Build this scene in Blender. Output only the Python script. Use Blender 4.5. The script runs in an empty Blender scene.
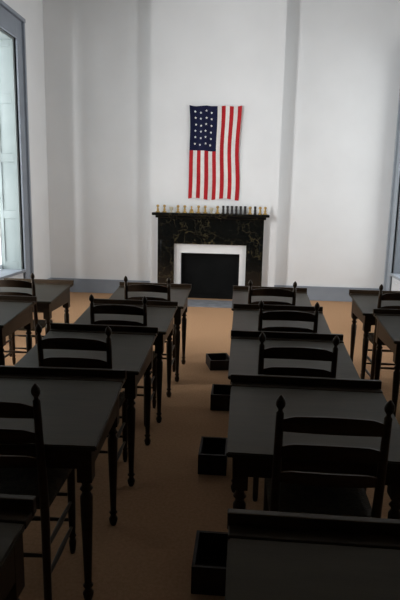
import bpy, bmesh, math, random
from mathutils import Vector, Matrix
random.seed(4)
sc = bpy.context.scene
COL = sc.collection
try:
    sc.view_settings.view_transform = 'Standard'
except Exception:
    pass

# ------------------------------------------------------------------ materials
def mat(name, color, rough=0.6, spec=0.5, metallic=0.0, noise=None, bump=0.0, bscale=80.0, stretch=(1,1,1), tint=None):
    m = bpy.data.materials.new(name); m.use_nodes = True
    nt = m.node_tree; b = nt.nodes['Principled BSDF']
    b.inputs['Base Color'].default_value = (*color, 1)
    b.inputs['Roughness'].default_value = rough
    b.inputs['Metallic'].default_value = metallic
    b.inputs['Specular IOR Level'].default_value = spec
    if tint: b.inputs['Specular Tint'].default_value = (*tint, 1)
    tc = nt.nodes.new('ShaderNodeTexCoord')
    mp = nt.nodes.new('ShaderNodeMapping'); mp.inputs['Scale'].default_value = stretch
    nt.links.new(tc.outputs['Object'], mp.inputs['Vector'])
    if noise:
        c2, scale = noise
        n = nt.nodes.new('ShaderNodeTexNoise'); n.inputs['Scale'].default_value = scale; n.inputs['Detail'].default_value = 6
        r = nt.nodes.new('ShaderNodeValToRGB')
        r.color_ramp.elements[0].position = 0.35; r.color_ramp.elements[0].color = (*color, 1)
        r.color_ramp.elements[1].position = 0.68; r.color_ramp.elements[1].color = (*c2, 1)
        nt.links.new(mp.outputs[0], n.inputs['Vector']); nt.links.new(n.outputs['Fac'], r.inputs[0])
        nt.links.new(r.outputs[0], b.inputs['Base Color'])
    if bump:
        n2 = nt.nodes.new('ShaderNodeTexNoise'); n2.inputs['Scale'].default_value = bscale; n2.inputs['Detail'].default_value = 4
        bp = nt.nodes.new('ShaderNodeBump'); bp.inputs['Strength'].default_value = bump; bp.inputs['Distance'].default_value = 0.01
        nt.links.new(mp.outputs[0], n2.inputs['Vector']); nt.links.new(n2.outputs['Fac'], bp.inputs['Height'])
        nt.links.new(bp.outputs[0], b.inputs['Normal'])
    return m

WARM=(1.0,0.86,0.64)
M_WALL = mat('plaster_white', (0.78,0.79,0.79), 0.9, 0.2, noise=((0.82,0.83,0.83),1.3), bump=0.12, bscale=14)
M_CEIL = mat('ceiling_paint', (0.5,0.5,0.5), 0.95, 0.1)
M_DARKWALL = mat('invented_dark_wall_brown', (0.16,0.12,0.09), 0.8, 0.2, noise=((0.19,0.145,0.11),3))  # invented brown for the unseen front wall, cuts bounce onto the foreground
M_FLOOR = mat('tan_carpet', (0.42,0.245,0.13), 0.97, 0.05, noise=((0.50,0.30,0.17),60), bump=0.6, bscale=220)
M_TRIM = mat('blue_grey_paint', (0.25,0.285,0.33), 0.55, 0.4, noise=((0.28,0.315,0.36),4))
M_TRIM2 = mat('light_blue_grey_paint', (0.31,0.35,0.39), 0.55, 0.4, noise=((0.34,0.38,0.42),4))
M_JAMB = mat('grey_shaded_jamb_paint', (0.13,0.15,0.17), 0.6, 0.3, noise=((0.15,0.17,0.19),4))  # grey paint darkened so the right jamb looks shaded
M_SHUT = mat('pale_green_grey_paint', (0.25,0.295,0.295), 0.7, 0.15, noise=((0.28,0.325,0.325),3))
M_SASH = mat('white_sash_paint', (0.65,0.68,0.7), 0.5, 0.4, noise=((0.7,0.73,0.75),3))
M_WOOD = mat('dark_stained_wood', (0.015,0.009,0.005), 0.42, 0.32, noise=((0.030,0.017,0.009),7), stretch=(1,1,6), bump=0.08, bscale=20, tint=WARM)
M_CHAIR = mat('chair_black_wood', (0.014,0.007,0.004), 0.38, 0.34, noise=((0.028,0.014,0.007),9), stretch=(1,1,4), tint=WARM)
M_TOP = mat('worn_desktop_wood', (0.019,0.016,0.010), 0.38, 0.32, noise=((0.031,0.025,0.015),4), stretch=(0.8,4,4), bump=0.05, bscale=10, tint=WARM)
M_RUSH = mat('woven_rush', (0.035,0.022,0.010), 0.8, 0.2, noise=((0.06,0.04,0.018),40), bump=0.6, bscale=90)
M_BOX = mat('box_dark_wood', (0.014,0.009,0.006), 0.6, 0.25, noise=((0.024,0.016,0.011),10))
M_BRASS = mat('aged_brass', (0.38,0.24,0.07), 0.35, 0.5, metallic=0.5, noise=((0.50,0.33,0.11),20))
M_CREAM = mat('cream_ceramic', (0.52,0.46,0.33), 0.4, 0.5, noise=((0.58,0.52,0.38),12))
M_INK = mat('dark_turned_wood', (0.012,0.009,0.007), 0.45, 0.3, noise=((0.024,0.017,0.012),12))
M_SLATE = mat('grey_hearth_stone', (0.17,0.18,0.20), 0.6, 0.4, noise=((0.25,0.26,0.28),8))
M_SURR = mat('white_painted_surround', (0.82,0.83,0.82), 0.5, 0.4, noise=((0.86,0.87,0.86),4))
M_IRON = mat('black_fireboard', (0.004,0.0045,0.0045), 0.8, 0.1, noise=((0.007,0.0075,0.0075),4))
M_RED = mat('flag_red', (0.37,0.016,0.022), 0.85, 0.1, noise=((0.44,0.023,0.028),15))
M_WHITE = mat('flag_white', (0.70,0.68,0.65), 0.85, 0.1, noise=((0.77,0.75,0.72),15))
M_BLUE = mat('flag_navy', (0.009,0.011,0.036), 0.85, 0.1, noise=((0.013,0.016,0.046),15))

def marble():
    m = bpy.data.materials.new('black_gold_marble'); m.use_nodes = True
    nt = m.node_tree; b = nt.nodes['Principled BSDF']
    tc = nt.nodes.new('ShaderNodeTexCoord')
    n = nt.nodes.new('ShaderNodeTexNoise'); n.inputs['Scale'].default_value = 4.0; n.inputs['Detail'].default_value = 8
    n.inputs['Roughness'].default_value = 0.6
    add = nt.nodes.new('ShaderNodeMixRGB'); add.inputs[0].default_value = 0.34
    v = nt.nodes.new('ShaderNodeTexVoronoi'); v.feature = 'DISTANCE_TO_EDGE'; v.inputs['Scale'].default_value = 9.0
    r = nt.nodes.new('ShaderNodeValToRGB')
    r.color_ramp.elements[0].position = 0.0; r.color_ramp.elements[0].color = (0.13,0.105,0.05,1)
    r.color_ramp.elements[1].position = 0.022; r.color_ramp.elements[1].color = (0.005,0.0055,0.005,1)
    n3 = nt.nodes.new('ShaderNodeTexNoise'); n3.inputs['Scale'].default_value = 3.6
    r3 = nt.nodes.new('ShaderNodeValToRGB'); r3.color_ramp.elements[0].position=.40; r3.color_ramp.elements[1].position=.6
    mx = nt.nodes.new('ShaderNodeMixRGB'); mx.inputs[1].default_value=(0.005,0.0055,0.005,1)
    nt.links.new(tc.outputs['Object'], n3.inputs['Vector']); nt.links.new(n3.outputs['Fac'], r3.inputs[0]); nt.links.new(r3.outputs[0], mx.inputs[0])
    nt.links.new(tc.outputs['Object'], n.inputs['Vector'])
    nt.links.new(tc.outputs['Object'], add.inputs[1]); nt.links.new(n.outputs['Color'], add.inputs[2])
    nt.links.new(add.outputs[0], v.inputs['Vector']); nt.links.new(v.outputs['Distance'], r.inputs[0])
    nt.links.new(r.outputs[0], mx.inputs[2]); nt.links.new(mx.outputs[0], b.inputs['Base Color'])
    b.inputs['Roughness'].default_value = 0.14
    return m
M_MARBLE = marble()

def glassmat():
    m = bpy.data.materials.new('window_glass'); m.use_nodes = True
    nt = m.node_tree; nt.nodes.remove(nt.nodes['Principled BSDF'])
    o = nt.nodes['Material Output']
    t = nt.nodes.new('ShaderNodeBsdfTransparent'); g = nt.nodes.new('ShaderNodeBsdfGlossy'); g.inputs['Roughness'].default_value = 0.05
    mx = nt.nodes.new('ShaderNodeMixShader'); mx.inputs[0].default_value = 0.06
    nt.links.new(t.outputs[0], mx.inputs[1]); nt.links.new(g.outputs[0], mx.inputs[2]); nt.links.new(mx.outputs[0], o.inputs[0])
    return m
M_GLASS = glassmat()

# ------------------------------------------------------------------ helpers
def add_box(bm, x0,x1,y0,y1,z0,z1, mi=0, bevel=0.0):
    vs = [bm.verts.new((x,y,z)) for z in (z0,z1) for y in (y0,y1) for x in (x0,x1)]
    idx = [(0,2,3,1),(4,5,7,6),(0,1,5,4),(2,6,7,3),(0,4,6,2),(1,3,7,5)]
    fs = [bm.faces.new([vs[i] for i in f]) for f in idx]
    for f in fs: f.material_index = mi
    if bevel > 0:
        es = list({e for f in fs for e in f.edges})
        r = bmesh.ops.bevel(bm, geom=es, offset=bevel, segments=2, affect='EDGES', profile=0.5)
        for f in r['faces']: f.material_index = mi
    return vs

def lathe(bm, prof, seg=14, cx=0, cy=0, lean=(0,0), z0=None):
    rings = []
    base = prof[0][0] if z0 is None else z0
    for z, r in prof:
        ox = cx + lean[0]*(z-base); oy = cy + lean[1]*(z-base)
        rings.append([bm.verts.new((ox+r*math.cos(2*math.pi*i/seg), oy+r*math.sin(2*math.pi*i/seg), z)) for i in range(seg)])
    for a, b in zip(rings, rings[1:]):
        for i in range(seg):
            f = bm.faces.new((a[i], a[(i+1)%seg], b[(i+1)%seg], b[i])); f.smooth = True
    bm.faces.new(list(reversed(rings[0]))); bm.faces.new(rings[-1])

def rod(bm, p, q, r, seg=10, mid=None):
    p = Vector(p); q = Vector(q); d = q-p; L = d.length
    rot = d.to_track_quat('Z','Y').to_matrix()
    ts = [0,.15,.5,.85,1]; rm = mid or r
    rs = [r*.8, r*.95, rm, r*.95, r*.8]
    rings = []
    for t, rr in zip(ts, rs):
        rings.append([bm.verts.new(p + rot @ Vector((rr*math.cos(2*math.pi*i/seg), rr*math.sin(2*math.pi*i/seg), t*L))) for i in range(seg)])
    for a, b in zip(rings, rings[1:]):
        for i in range(seg):
            f = bm.faces.new((a[i], a[(i+1)%seg], b[(i+1)%seg], b[i])); f.smooth = True
    bm.faces.new(list(reversed(rings[0]))); bm.faces.new(rings[-1])

def finish(bm, name, mats, parent=None, loc=(0,0,0)):
    bmesh.ops.recalc_face_normals(bm, faces=bm.faces)
    me = bpy.data.meshes.new(name); bm.to_mesh(me); bm.free()
    for m in (mats if isinstance(mats, (list, tuple)) else [mats]): me.materials.append(m)
    o = bpy.data.objects.new(name, me); o.location = loc
    COL.objects.link(o)
    if parent: o.parent = parent
    return o

def boxobj(name, b, m, parent=None, bevel=0.0, kind=None):
    bm = bmesh.new(); add_box(bm, *b, bevel=bevel)
    o = finish(bm, name, m, parent)
    if kind: o['kind'] = kind
    return o

def empty(name, loc, label=None, category=None, group=None):
    e = bpy.data.objects.new(name, None); e.empty_display_size = 0.1
    e.location = loc; COL.objects.link(e)
    if label: e['label'] = label
    if category: e['category'] = category
    if group: e['group'] = group
    return e

def clone(src, loc, rot=0.0, label=None):
    n = src.copy(); COL.objects.link(n); n.location = loc; n.rotation_euler = (0,0,rot)
    if label: n['label'] = label
    for c in list(src.children):
        k = c.copy(); k.parent = n; COL.objects.link(k)
    return n

# ------------------------------------------------------------------ room
XL, XR = -3.37, 2.41
YB, YF = 9.25, -1.6
HC = 4.9
CY = 9.0
CX0, CX1 = -1.56, 0.52
MX = -0.555
T = 0.36
def side_wall(name, xin, sgn, wins):
    bm = bmesh.new()
    xa, xb = sorted((xin, xin+sgn*T))
    y = YF
    for (y0,y1,z0,z1) in sorted(wins):
        add_box(bm, xa,xb, y,y0, 0,HC)
        add_box(bm, xa,xb, y0,y1, 0,z0); add_box(bm, xa,xb, y0,y1, z1,HC)
        y = y1
    add_box(bm, xa,xb, y,YB+T, 0,HC)
    o = finish(bm, name, M_WALL); o['kind'] = 'structure'; return o
WL = (6.75, 8.05, 0.50, 3.85)
WR = (7.70, 8.95, 0.50, 3.85)
WL2 = (3.8, 5.1, 0.50, 3.85)
WR2 = (4.4, 5.7, 0.50, 3.85)
side_wall('wall_left', XL, -1, [WL, WL2])
side_wall('wall_right', XR, 1, [WR, WR2])
boxobj('wall_back', (XL,XR,YB,YB+T,0,HC), M_WALL, kind='structure')
boxobj('wall_front', (XL,XR,YF-T,YF,0,HC), M_DARKWALL, kind='structure')
FX0, FX1, FZ = MX-0.485, MX+0.485, 0.78
bm = bmesh.new()
add_box(bm, CX0,FX0, CY,YB, 0,HC); add_box(bm, FX1,CX1, CY,YB, 0,HC); add_box(bm, FX0,FX1, CY,YB, FZ,HC)
o = finish(bm, 'wall_chimney_breast', M_WALL); o['kind'] = 'structure'
boxobj('floor', (XL-T,XR+T,YF-T,YB+T,-0.1,0), M_FLOOR, kind='structure')
boxobj('ceiling', (XL-T,XR+T,YF-T,YB+T,HC,HC+0.1), M_CEIL, kind='structure')

def baseboard(name, x0,x1,y0,y1, h=0.21):
    bm = bmesh.new()
    add_box(bm, x0,x1,y0,y1,0,h)
    dx = 0.008
    add_box(bm, x0 + (0 if x1-x0>0.5 else -dx), x1+(0 if x1-x0>0.5 else dx), y0-(0 if y1-y0>0.5 else dx), y1, h, h+0.03)
    o = finish(bm, name, M_TRIM); o['kind'] = 'structure'
baseboard('baseboard_back', XL+0.02, CX0-0.001, YB-0.025, YB)
baseboard('baseboard_back_right', CX1+0.001, XR-0.02, YB-0.025, YB)
baseboard('baseboard_left', XL, XL+0.02, WL2[1]+0.31, WL[0]-0.31)
baseboard('baseboard_left_corner', XL, XL+0.02, WL[1]+0.31, YB)
baseboard('baseboard_left_near', XL, XL+0.02, YF, WL2[0]-0.31)
baseboard('baseboard_right', XR-0.02, XR, WR2[1]+0.28, WR[0]-0.28)
baseboard('baseboard_right_near', XR-0.02, XR, YF, WR2[0]-0.28)
baseboard('baseboard_chimney', CX0, CX0+0.13, CY-0.02, CY)
baseboard('baseboard_chimney_right', CX1-0.17, CX1, CY-0.02, CY)

def window(name, xin, s, dims, shut_mat, cas_mat, label, cw, energy, yaw=0, dy=0.0, spread=180):
    y0,y1,z0,z1 = dims
    e = empty(name, (xin, (y0+y1)/2, 0)); e['kind'] = 'structure'; e['label'] = label
    yc = (y0+y1)/2; hw = (y1-y0)/2
    def B(nm, lst, m):
        bm = bmesh.new()
        for (a,b,c,d,f,g) in lst:
            xa, xb = sorted((s*a, s*b)); add_box(bm, xa,xb,c,d,f,g, bevel=0.003)
        o = finish(bm, nm, m, e); return o
    B('casing', [(-0.03,-0.001,-hw-cw,-hw,0,z1+cw),(-0.03,-0.001,hw,hw+cw,0,z1+cw),(-0.03,-0.001,-hw,hw,z1,z1+cw),
                 (-0.065,-0.001,-hw-cw,-hw-cw+0.05,0,z1+cw),(-0.065,-0.001,hw+cw-0.05,hw+cw,0,z1+cw),
                 (-0.05,-0.001,-hw-.04,-hw,0,z1+.04),(-0.05,-0.001,hw,hw+.04,0,z1+.04),(-0.05,-0.001,-hw,hw,z1,z1+.04),
                 (-0.075,-0.001,-hw-cw,hw+cw,z1+cw,z1+cw+0.05)], cas_mat)
    B('sill', [(-0.05,0.30,-hw,hw,z0,z0+0.04)], cas_mat)
    B('apron_panel', [(-0.01,-0.001,-hw,hw,0.0,z0),(-0.02,-0.009,-hw+0.12,hw-0.12,0.14,z0-0.08)], M_SASH)
    for sg in (-1,1):
        lst=[]; ya = sg*hw; yb = sg*(hw-0.026); lst.append((0.0,0.30,min(ya,yb),max(ya,yb),z0+0.04,z1))
        yc2 = sg*(hw-0.042)
        for a,b in ((0.0,0.05),(0.245,0.30)):
            lst.append((a,b,min(yb,yc2),max(yb,yc2),z0+0.04,z1))
        zz = z0+0.04; step=(z1-z0-0.04)/4
        for k in range(5):
            zc = min(max(zz+k*step, z0+0.10), z1-0.06)
            lst.append((0.05,0.245,min(yb,yc2),max(yb,yc2),zc-0.06,zc+0.06))
        B('shutter', lst, shut_mat)
    B('head_reveal', [(0.0,0.29,-hw+0.045,hw-0.045,z1-0.03,z1)], shut_mat)
    lst=[]; fr=0.05
    ia, ib = 0.305, 0.345
    lst += [(ia,ib,-hw,-hw+fr,z0+.04,z1),(ia,ib,hw-fr,hw,z0+.04,z1),(ia,ib,-hw+fr,hw-fr,z0+.04,z0+.11),(ia,ib,-hw+fr,hw-fr,z1-fr,z1)]
    zm=(z0+z1)/2; lst.append((ia,ib,-hw+fr,hw-fr,zm-.03,zm+.03))
    for k in (1,2):
        y=-hw+2*hw*k/3; lst.append((ia+.01,ib-.01,y-.012,y+.012,z0+.1,z1-fr))
    for k in (1,2,4,5):
        z=z0+(z1-z0)*k/6; lst.append((ia+.01,ib-.01,-hw+fr,hw-fr,z-.012,z+.012))
    B('sash', lst, M_SASH)
    B('pane', [(ia+.02,ia+.024,-hw+.02,hw-.02,z0+.06,z1-.02)], M_GLASS)
    L = bpy.data.lights.new('daylight', 'AREA'); L.shape='RECTANGLE'; L.size=hw*2+0.3; L.size_y=z1-z0+0.2
    L.energy = energy; L.color = (0.985,0.99,1.0); L.spread = math.radians(spread)
    lo = bpy.data.objects.new('daylight', L); COL.objects.link(lo)
    lo.location = (xin+s*0.75, yc+dy, (z0+z1)/2+0.1)
    lo.rotation_euler = (math.radians(88), 0, math.radians(s*90 + (-s)*yaw))
    return lo
window('window_1', XL, -1, WL, M_SHUT, M_TRIM, 'tall sash window with pale folded panel shutters', 0.28, 88, yaw=8)
window('window_2', XR, 1, WR, M_JAMB, M_TRIM2, 'unseen window with light blue grey casing, added to even the light', 0.29, 62)
window('window_3', XL, -1, WL2, M_SHUT, M_TRIM, 'tall sash window with pale folded panel shutters', 0.28, 315, yaw=46, dy=-.6, spread=115)
window('added_window_4', XR, 1, WR2, M_JAMB, M_TRIM2, 'unseen window with light blue grey casing, added to even the light', 0.28, 115, yaw=46, dy=-.6, spread=120)  # out-of-view window and lamp added to even the back wall light

# ------------------------------------------------------------------ fireplace
fp = empty('fireplace', (MX, CY, 0), 'black and gold veined marble fireplace mantel with white surround', 'fireplace')
bm = bmesh.new()
SH = 1.43
add_box(bm, -0.94,0.94,-0.25,-0.002,SH-0.045,SH, bevel=0.008)
add_box(bm, -0.89,0.89,-0.19,-0.002,SH-0.085,SH-0.045, bevel=0.006)
finish(bm, 'mantel_shelf', M_MARBLE, fp)
bm = bmesh.new()
add_box(bm, -0.86,0.86,-0.12,-0.002,1.06,SH-0.085)
finish(bm, 'frieze', M_MARBLE, fp)
bm = bmesh.new()
add_box(bm, -0.62,0.62,-0.11,-0.002,0.925,1.06, bevel=0.004)
finish(bm, 'lintel', M_MARBLE, fp)
for s in (-1,1):
    bm = bmesh.new()
    a,b = sorted((s*0.59, s*0.86))
    add_box(bm, a,b,-0.12,-0.002,0.16,1.06)
    add_box(bm, a+0.05,b-0.05,-0.128,-0.12,0.24,0.98, bevel=0.004)
    add_box(bm, a-0.012,b+0.012,-0.135,-0.002,0,0.16, bevel=0.008)
    finish(bm, 'pilaster', M_MARBLE, fp)
bm = bmesh.new()
add_box(bm, -0.595,-0.485,-0.05,0.05,0,0.925); add_box(bm, 0.485,0.595,-0.05,0.05,0,0.925)
add_box(bm, -0.485,0.485,-0.05,0.05,0.775,0.925)
finish(bm, 'surround', M_SURR, fp)['label']='white painted inner surround'
bm = bmesh.new()
add_box(bm, -0.484,0.484,0.06,0.08,0.0,0.775)
add_box(bm, -0.40,0.40,0.055,0.06,0.08,0.69, bevel=0.002)
finish(bm, 'fireboard', M_IRON, fp)['label']='black board closing the firebox'
hb = boxobj('hearth', (MX-0.60,MX+0.60,8.3,8.86,0.0,0.012), M_SLATE); hb['kind']='structure'; hb.name='trim_1'; hb['label']='flat grey stone hearth slab'

# ------------------------------------------------------------------ things on the mantel
def ctpl(name, prof, m, label, cat, group):
    bm = bmesh.new(); lathe(bm, prof, 16)
    o = finish(bm, name, m); o['label']=label; o['category']=cat; o['group']=group; return o
P_CANDLE=[(0,.036),(.010,.038),(.016,.024),(.03,.015),(.05,.020),(.065,.013),(.085,.013),(.092,.024),(.105,.024),(.122,.016)]
P_CUP=[(0,.024),(.006,.026),(.012,.014),(.03,.013),(.045,.028),(.07,.034),(.09,.034)]
P_BELL=[(0,.038),(.01,.037),(.03,.031),(.055,.024),(.062,.010),(.075,.009),(.095,.014),(.108,.008)]
P_INK=[(0,.024),(.008,.026),(.02,.017),(.06,.020),(.08,.016),(.10,.020),(.125,.020)]
zt=SH
tC=ctpl('candlestick',P_CANDLE,M_BRASS,'small turned brass candlestick on the mantel','candlestick','brass candlesticks on the mantel')
tU=ctpl('goblet',P_CUP,M_CREAM,'small cream footed cup on the mantel','cup','cream cups on the mantel')
tB=ctpl('hand_bell',P_BELL,M_BRASS,'small brass hand bell on the mantel','bell','brass bells on the mantel')
tI=ctpl('turned_candle_holder',P_INK,M_INK,'slim dark turned candle holder on the mantel','candle holder','dark candle holders on the mantel')
seq=[(-.86,tC),(-.75,tC),(-.64,tU),(-.53,tC),(-.42,tC),(-.31,tB),(-.20,tC),(-.09,tC),(.01,tU),
     (.11,tC),(.20,tI),(.27,tI),(.34,tI),(.41,tI),(.48,tI),(.55,tI),(.63,tC),(.71,tI),(.79,tC),(.87,tC)]
used=set()
for x,t in seq:
    loc=(MX+x, CY-0.12+random.uniform(-.015,.015), zt)
    if t.name in used:
        n=t.copy(); COL.objects.link(n); n.location=loc
    else:
        t.location=loc; used.add(t.name)

# ------------------------------------------------------------------ flag
fw, fh = 0.82, 1.45
def flag_off(x,z):
    return 0.034+0.017*math.sin(x*23+z*2.5)+0.016*math.sin(x*10-2.5*z)*(1.1-z)
def flag_pt(u,v,e=0.0):
    x=(u-.5)*fw*(1-0.03*math.sin(v*3.1))+0.012*math.sin(v*7)*(u-.5)+0.006*math.sin(v*9)
    z=v*fh + 0.015*math.sin(u*11)*(1-v) - 0.014*abs(math.sin(u*9.4))*v
    return (x,-flag_off(u,v)-e,z)
bm = bmesh.new()
nx, nz = 13*4, 40
g = [[bm.verts.new(flag_pt(i/nx,j/nz)) for i in range(nx+1)] for j in range(nz+1)]
JC=int(nz*.515)+1
for j in range(nz):
    for i in range(nx):
        st=i//4; mi = 0 if st%2==0 else 1
        if st<7 and j>=JC: mi=2
        f=bm.faces.new((g[j][i],g[j][i+1],g[j+1][i+1],g[j+1][i])); f.material_index=mi; f.smooth=True
cw_, ch = 7/13, 1-JC/nz
stars=[]
for r in range(6):
    for c in range(4):
        stars.append((0.20+0.195*c+random.uniform(-.015,.015), 0.13+0.145*r+(0.015 if c%2 else -0.01)+random.uniform(-.008,.008)))
for (a_,b_) in stars:
    u = cw_*a_; v = 1-ch*b_
    vs=[]
    for k in range(10):
        a=math.pi/2+k*math.pi/5; R=0.021 if k%2==0 else 0.0105
        vs.append(bm.verts.new(flag_pt(u+R*math.cos(a)/fw, v+R*math.sin(a)/fh, 0.003)))
    ce=bm.verts.new(flag_pt(u,v,0.004))
    for k in range(10):
        f=bm.faces.new((ce,vs[k],vs[(k+1)%10])); f.material_index=1
me=bpy.data.meshes.new('flag'); bm.to_mesh(me); bm.free()
for m in (M_RED,M_WHITE,M_BLUE): me.materials.append(m)
fl=bpy.data.objects.new('flag',me); COL.objects.link(fl); fl.location=(-0.525,CY-0.001,1.655)
fl['label']='striped red and white flag with starred navy canton, hung vertically'; fl['category']='flag'

# ------------------------------------------------------------------ desk template
DW, DD = 0.72, 0.655
ZR, ZF, ZA = 0.788, 0.718, 0.608
desk = empty('school_desk', (0,0,0), 'dark wooden school desk with sloped top and turned legs', 'desk', 'wooden school desks in rows')
def zs(y): return ZR+(ZR-ZF)*(y/DD)
bm = bmesh.new()
add_box(bm, -DW/2,DW/2,-DD,-0.07,0,0.022, bevel=0.0)
for v in bm.verts: v.co.z += zs(v.co.y)-0.022
bmesh.ops.bevel(bm, geom=list(bm.edges), offset=0.005, segments=2, affect='EDGES')
finish(bm, 'desktop', M_TOP, desk)
bm = bmesh.new()
add_box(bm, -DW/2,DW/2,-0.07,0,zs(-.07)-0.022,ZR-0.004, bevel=0.003)
add_box(bm, -DW/2-.004,DW/2+.004,-0.022,0.004,ZR-0.02,ZR+0.032, bevel=0.004)
finish(bm, 'pencil_ledge', M_WOOD, desk)
bm = bmesh.new()
ins=0.028
for x0,x1,y0,y1 in ((-DW/2+ins,-DW/2+ins+.02,-DD+ins,-ins),(DW/2-ins-.02,DW/2-ins,-DD+ins,-ins),(-DW/2+ins+.02,DW/2-ins-.02,-DD+ins,-DD+ins+.02),(-DW/2+ins+.02,DW/2-ins-.02,-ins-.02,-ins)):
    n0=len(bm.verts); add_box(bm,x0,x1,y0,y1,ZA,ZA+1)
    bm.verts.ensure_lookup_table()
    for v in list(bm.verts)[n0:]:
        if v.co.z>ZA+.5: v.co.z=zs(v.co.y)-0.024
finish(bm, 'apron', M_WOOD, desk)
LEG=[(0,.014),(.012,.019),(.035,.023),(.05,.015),(.06,.015),(.07,.022),(.08,.015),(.22,.019),(.40,.025),(.475,.026),(.49,.018),(.50,.018),(.51,.027),(.525,.018),(.535,.019),(.55,.028)]
for sx in (-1,1):
    for yy in (-DD+ins+.030,-ins-.030):
        bm=bmesh.new(); lathe(bm,LEG,14)
        add_box(bm,-.030,.030,-.030,.030,.548,zs(yy)-0.027,bevel=.002)
        finish(bm,'leg',M_WOOD,desk,(sx*(DW/2-ins-.029),yy,0))

# ------------------------------------------------------------------ chair template
CW, CD, CHH = 0.415, 0.36, 0.99
chair = empty('ladder_back_chair', (0,0,0), 'dark ladder-back wooden chair with rush seat and knob finials', 'chair', 'ladder-back chairs tucked at the desks')
lean=-0.085
dz=CHH-.915
POST=[(0,.013),(.02,.016),(.42,.018),(.5,.018),(.80+dz,.0150),(.846+dz,.0145),(.853+dz,.009),(.860+dz,.0085),(.866+dz,.0135),(.875+dz,.0175),(.886+dz,.0180),(.897+dz,.0155),(.906+dz,.010),(.912+dz,.005),(CHH,.002)]
for sx in (-1,1):
    bm=bmesh.new()
    lathe(bm,POST,16)
    for v in bm.verts:
        if v.co.z>.45: v.co.y += lean*(v.co.z-.45)*1.3
    finish(bm,'back_post',M_CHAIR,chair,(sx*(CW/2-.018),0,0))
SE=.475
FL=[(0,.011),(.02,.015),(.06,.018),(.08,.013),(.09,.019),(.10,.014),(.2,.018),(.42,.019),(.465,.019),(.475,.012)]
FW=CW/2+.003
for sx in (-1,1):
    bm=bmesh.new(); lathe(bm,FL,14); finish(bm,'front_leg',M_CHAIR,chair,(sx*(FW-.018),CD,0))
def slat(zc,h,arch):
    bm=bmesh.new(); n=20; w=CW-.03; th=.009
    rows=[]
    for i in range(n+1):
        t=i/n; x=(t-.5)*w; s=math.sin(math.pi*t)
        sh=min(1.0, max(0.0,(0.5-abs(t-.5))/0.16)); sh=sh*sh*(3-2*sh)
        top=h*.5*.4+arch*(.45*sh+.75*s); bot=-h*.5+arch*.45*s
        bow=-0.035*s
        r=[]
        for zz in (bot,top):
            z=zc+zz; y=lean*(z-.45)*1.3+bow
            r.append(bm.verts.new((x,y-th/2,z))); r.append(bm.verts.new((x,y+th/2,z)))
        rows.append(r)
    for a,b in zip(rows,rows[1:]):
        for q in ((0,1),(1,3),(3,2),(2,0)):
            f=bm.faces.new((a[q[0]],a[q[1]],b[q[1]],b[q[0]])); f.smooth=False
    bm.faces.new((rows[0][0],rows[0][2],rows[0][3],rows[0][1])); bm.faces.new((rows[-1][0],rows[-1][1],rows[-1][3],rows[-1][2]))
    finish(bm,'slat',M_CHAIR,chair)
slat(.880,.066,.028); slat(.772,.060,.026); slat(.664,.052,.021)
bm=bmesh.new(); n=10
grid=[]
for j in range(n+1):
    row=[]
    for i in range(n+1):
        u=i/n-.5; v=j/n
        wx=(CW-.01)+(2*FW-CW+.01)*v
        cut=max(abs(u)*2,abs(v-.5)*2)
        row.append((u*wx, v*CD, SE-.018*(1-cut)+(-.008 if cut>.95 else .006)))
    grid.append(row)
T_=[[bm.verts.new(p) for p in r] for r in grid]; B_=[[bm.verts.new((p[0],p[1],SE-.03)) for p in r] for r in grid]
for j in range(n):
    for i in range(n):
        f=bm.faces.new((T_[j][i],T_[j][i+1],T_[j+1][i+1],T_[j+1][i])); f.smooth=True
        bm.faces.new((B_[j][i],B_[j+1][i],B_[j+1][i+1],B_[j][i+1]))
for i in range(n):
    bm.faces.new((T_[0][i+1],T_[0][i],B_[0][i],B_[0][i+1])); bm.faces.new((T_[n][i],T_[n][i+1],B_[n][i+1],B_[n][i]))
    bm.faces.new((T_[i][0],T_[i+1][0],B_[i+1][0],B_[i][0])); bm.faces.new((T_[i+1][n],T_[i][n],B_[i][n],B_[i+1][n]))
s_=finish(bm,'seat',M_RUSH,chair); s_['label']='woven rush seat'
a=CW/2-.018; b=FW-.018
for p,q in (((-b,CD,.17),(b,CD,.17)),((-b,CD,.30),(b,CD,.30)),((-a,0,.24),(a,0,.24)),((-a,0,.14),(-b,CD,.14)),((a,0,.14),(b,CD,.14)),((-a,0,.27),(-b,CD,.27)),((a,0,.27),(b,CD,.27))):
    bm=bmesh.new(); rod(bm,p,q,.009,mid=.012); finish(bm,'stretcher',M_CHAIR,chair)

# ------------------------------------------------------------------ box template
def mkbox(w,d,h,t=.014):
    bm=bmesh.new()
    add_box(bm,-w/2,w/2,-d/2,d/2,0,t); add_box(bm,-w/2,-w/2+t,-d/2,d/2,t,h); add_box(bm,w/2-t,w/2,-d/2,d/2,t,h)
    add_box(bm,-w/2+t,w/2-t,-d/2,-d/2+t,t,h); add_box(bm,-w/2+t,w/2-t,d/2-t,d/2,t,h)
    o=finish(bm,'wooden_box',M_BOX)
    o['label']='low open dark wooden box on the carpet beside a desk'; o['category']='box'; o['group']='open wooden boxes beside the desks'
    return o
box=mkbox(.175,.26,.13)

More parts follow.
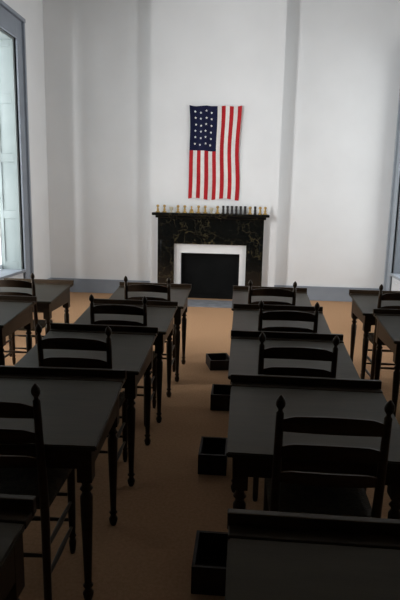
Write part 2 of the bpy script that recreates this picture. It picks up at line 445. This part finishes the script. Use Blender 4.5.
# ------------------------------------------------------------------ placement
K=0.943
ROW={1:1.475*K,2:2.75*K,3:3.72*K,4:4.70*K,5:5.70*K}
PX={('R',1):.365,('R',2):.34,('R',3):.315,('R',4):.31,('R',5):.285,
    ('L',1):-.99,('L',2):-.985,('L',3):-.97,('L',4):-.95,('L',5):-.93,
    ('FL',5):-2.21,('FL',4):-2.23,('FR',5):1.49,('FR',4):1.51}
first=True
for (c,r),x in PX.items():
    dy = -0.03 if (c,r)==('L',2) else 0
    loc=(x*K,ROW[r]+dy,0); rot = math.radians(2.5) if (c,r)==('L',2) else 0
    if first: desk.location=loc; first=False
    else: clone(desk,loc,rot)
chairs=[('R',5,.27,0),('R',4,.34,.01),('R',3,.32,-.01),('R',2,.36,0),('L',5,-.88,0),('L',4,-.92,0),('L',3,-.95,.02),('L',2,-.995,.04),('FL',5,-2.17,.01),('FR',5,1.435,0)]
first=True
for c,r,x,rot in chairs:
    loc=(x*K,ROW[r]-DD-.022-(.01 if (c,r)==('L',2) else 0),0)
    if first: chair.location=loc; first=False
    else: clone(chair,loc,rot)
first=True
for y,x in ((2.06,-.175),(3.09,-.235),(4.13,-.225)):
    loc=(x+.0875,y+.13,0)
    if first: box.location=loc; first=False
    else:
        n=box.copy(); COL.objects.link(n); n.location=loc
b4=mkbox(.22,.26,.10); b4.location=(-.215,5.30,0); b4.rotation_euler=(0,0,math.radians(14))
b4['label']='low open dark wooden box turned at an angle on the carpet'

# ------------------------------------------------------------------ world
w=bpy.data.worlds.new('World'); sc.world=w; w.use_nodes=True
bg=w.node_tree.nodes['Background']; bg.inputs[0].default_value=(0.90,0.96,0.98,1); bg.inputs[1].default_value=0.8

# ------------------------------------------------------------------ camera
cam=bpy.data.cameras.new('camera'); co=bpy.data.objects.new('camera',cam); COL.objects.link(co)
cam.sensor_fit='VERTICAL'; cam.sensor_height=36; cam.lens=545/600*36; cam.clip_start=.05
pitch,yaw,roll=10.6,4.5,1.2
R=Matrix.Rotation(math.radians(yaw),4,'Z')@Matrix.Rotation(math.radians(90-pitch),4,'X')@Matrix.Rotation(math.radians(roll),4,'Z')
co.matrix_world=Matrix.Translation((0,0,1.67))@R
sc.camera=co
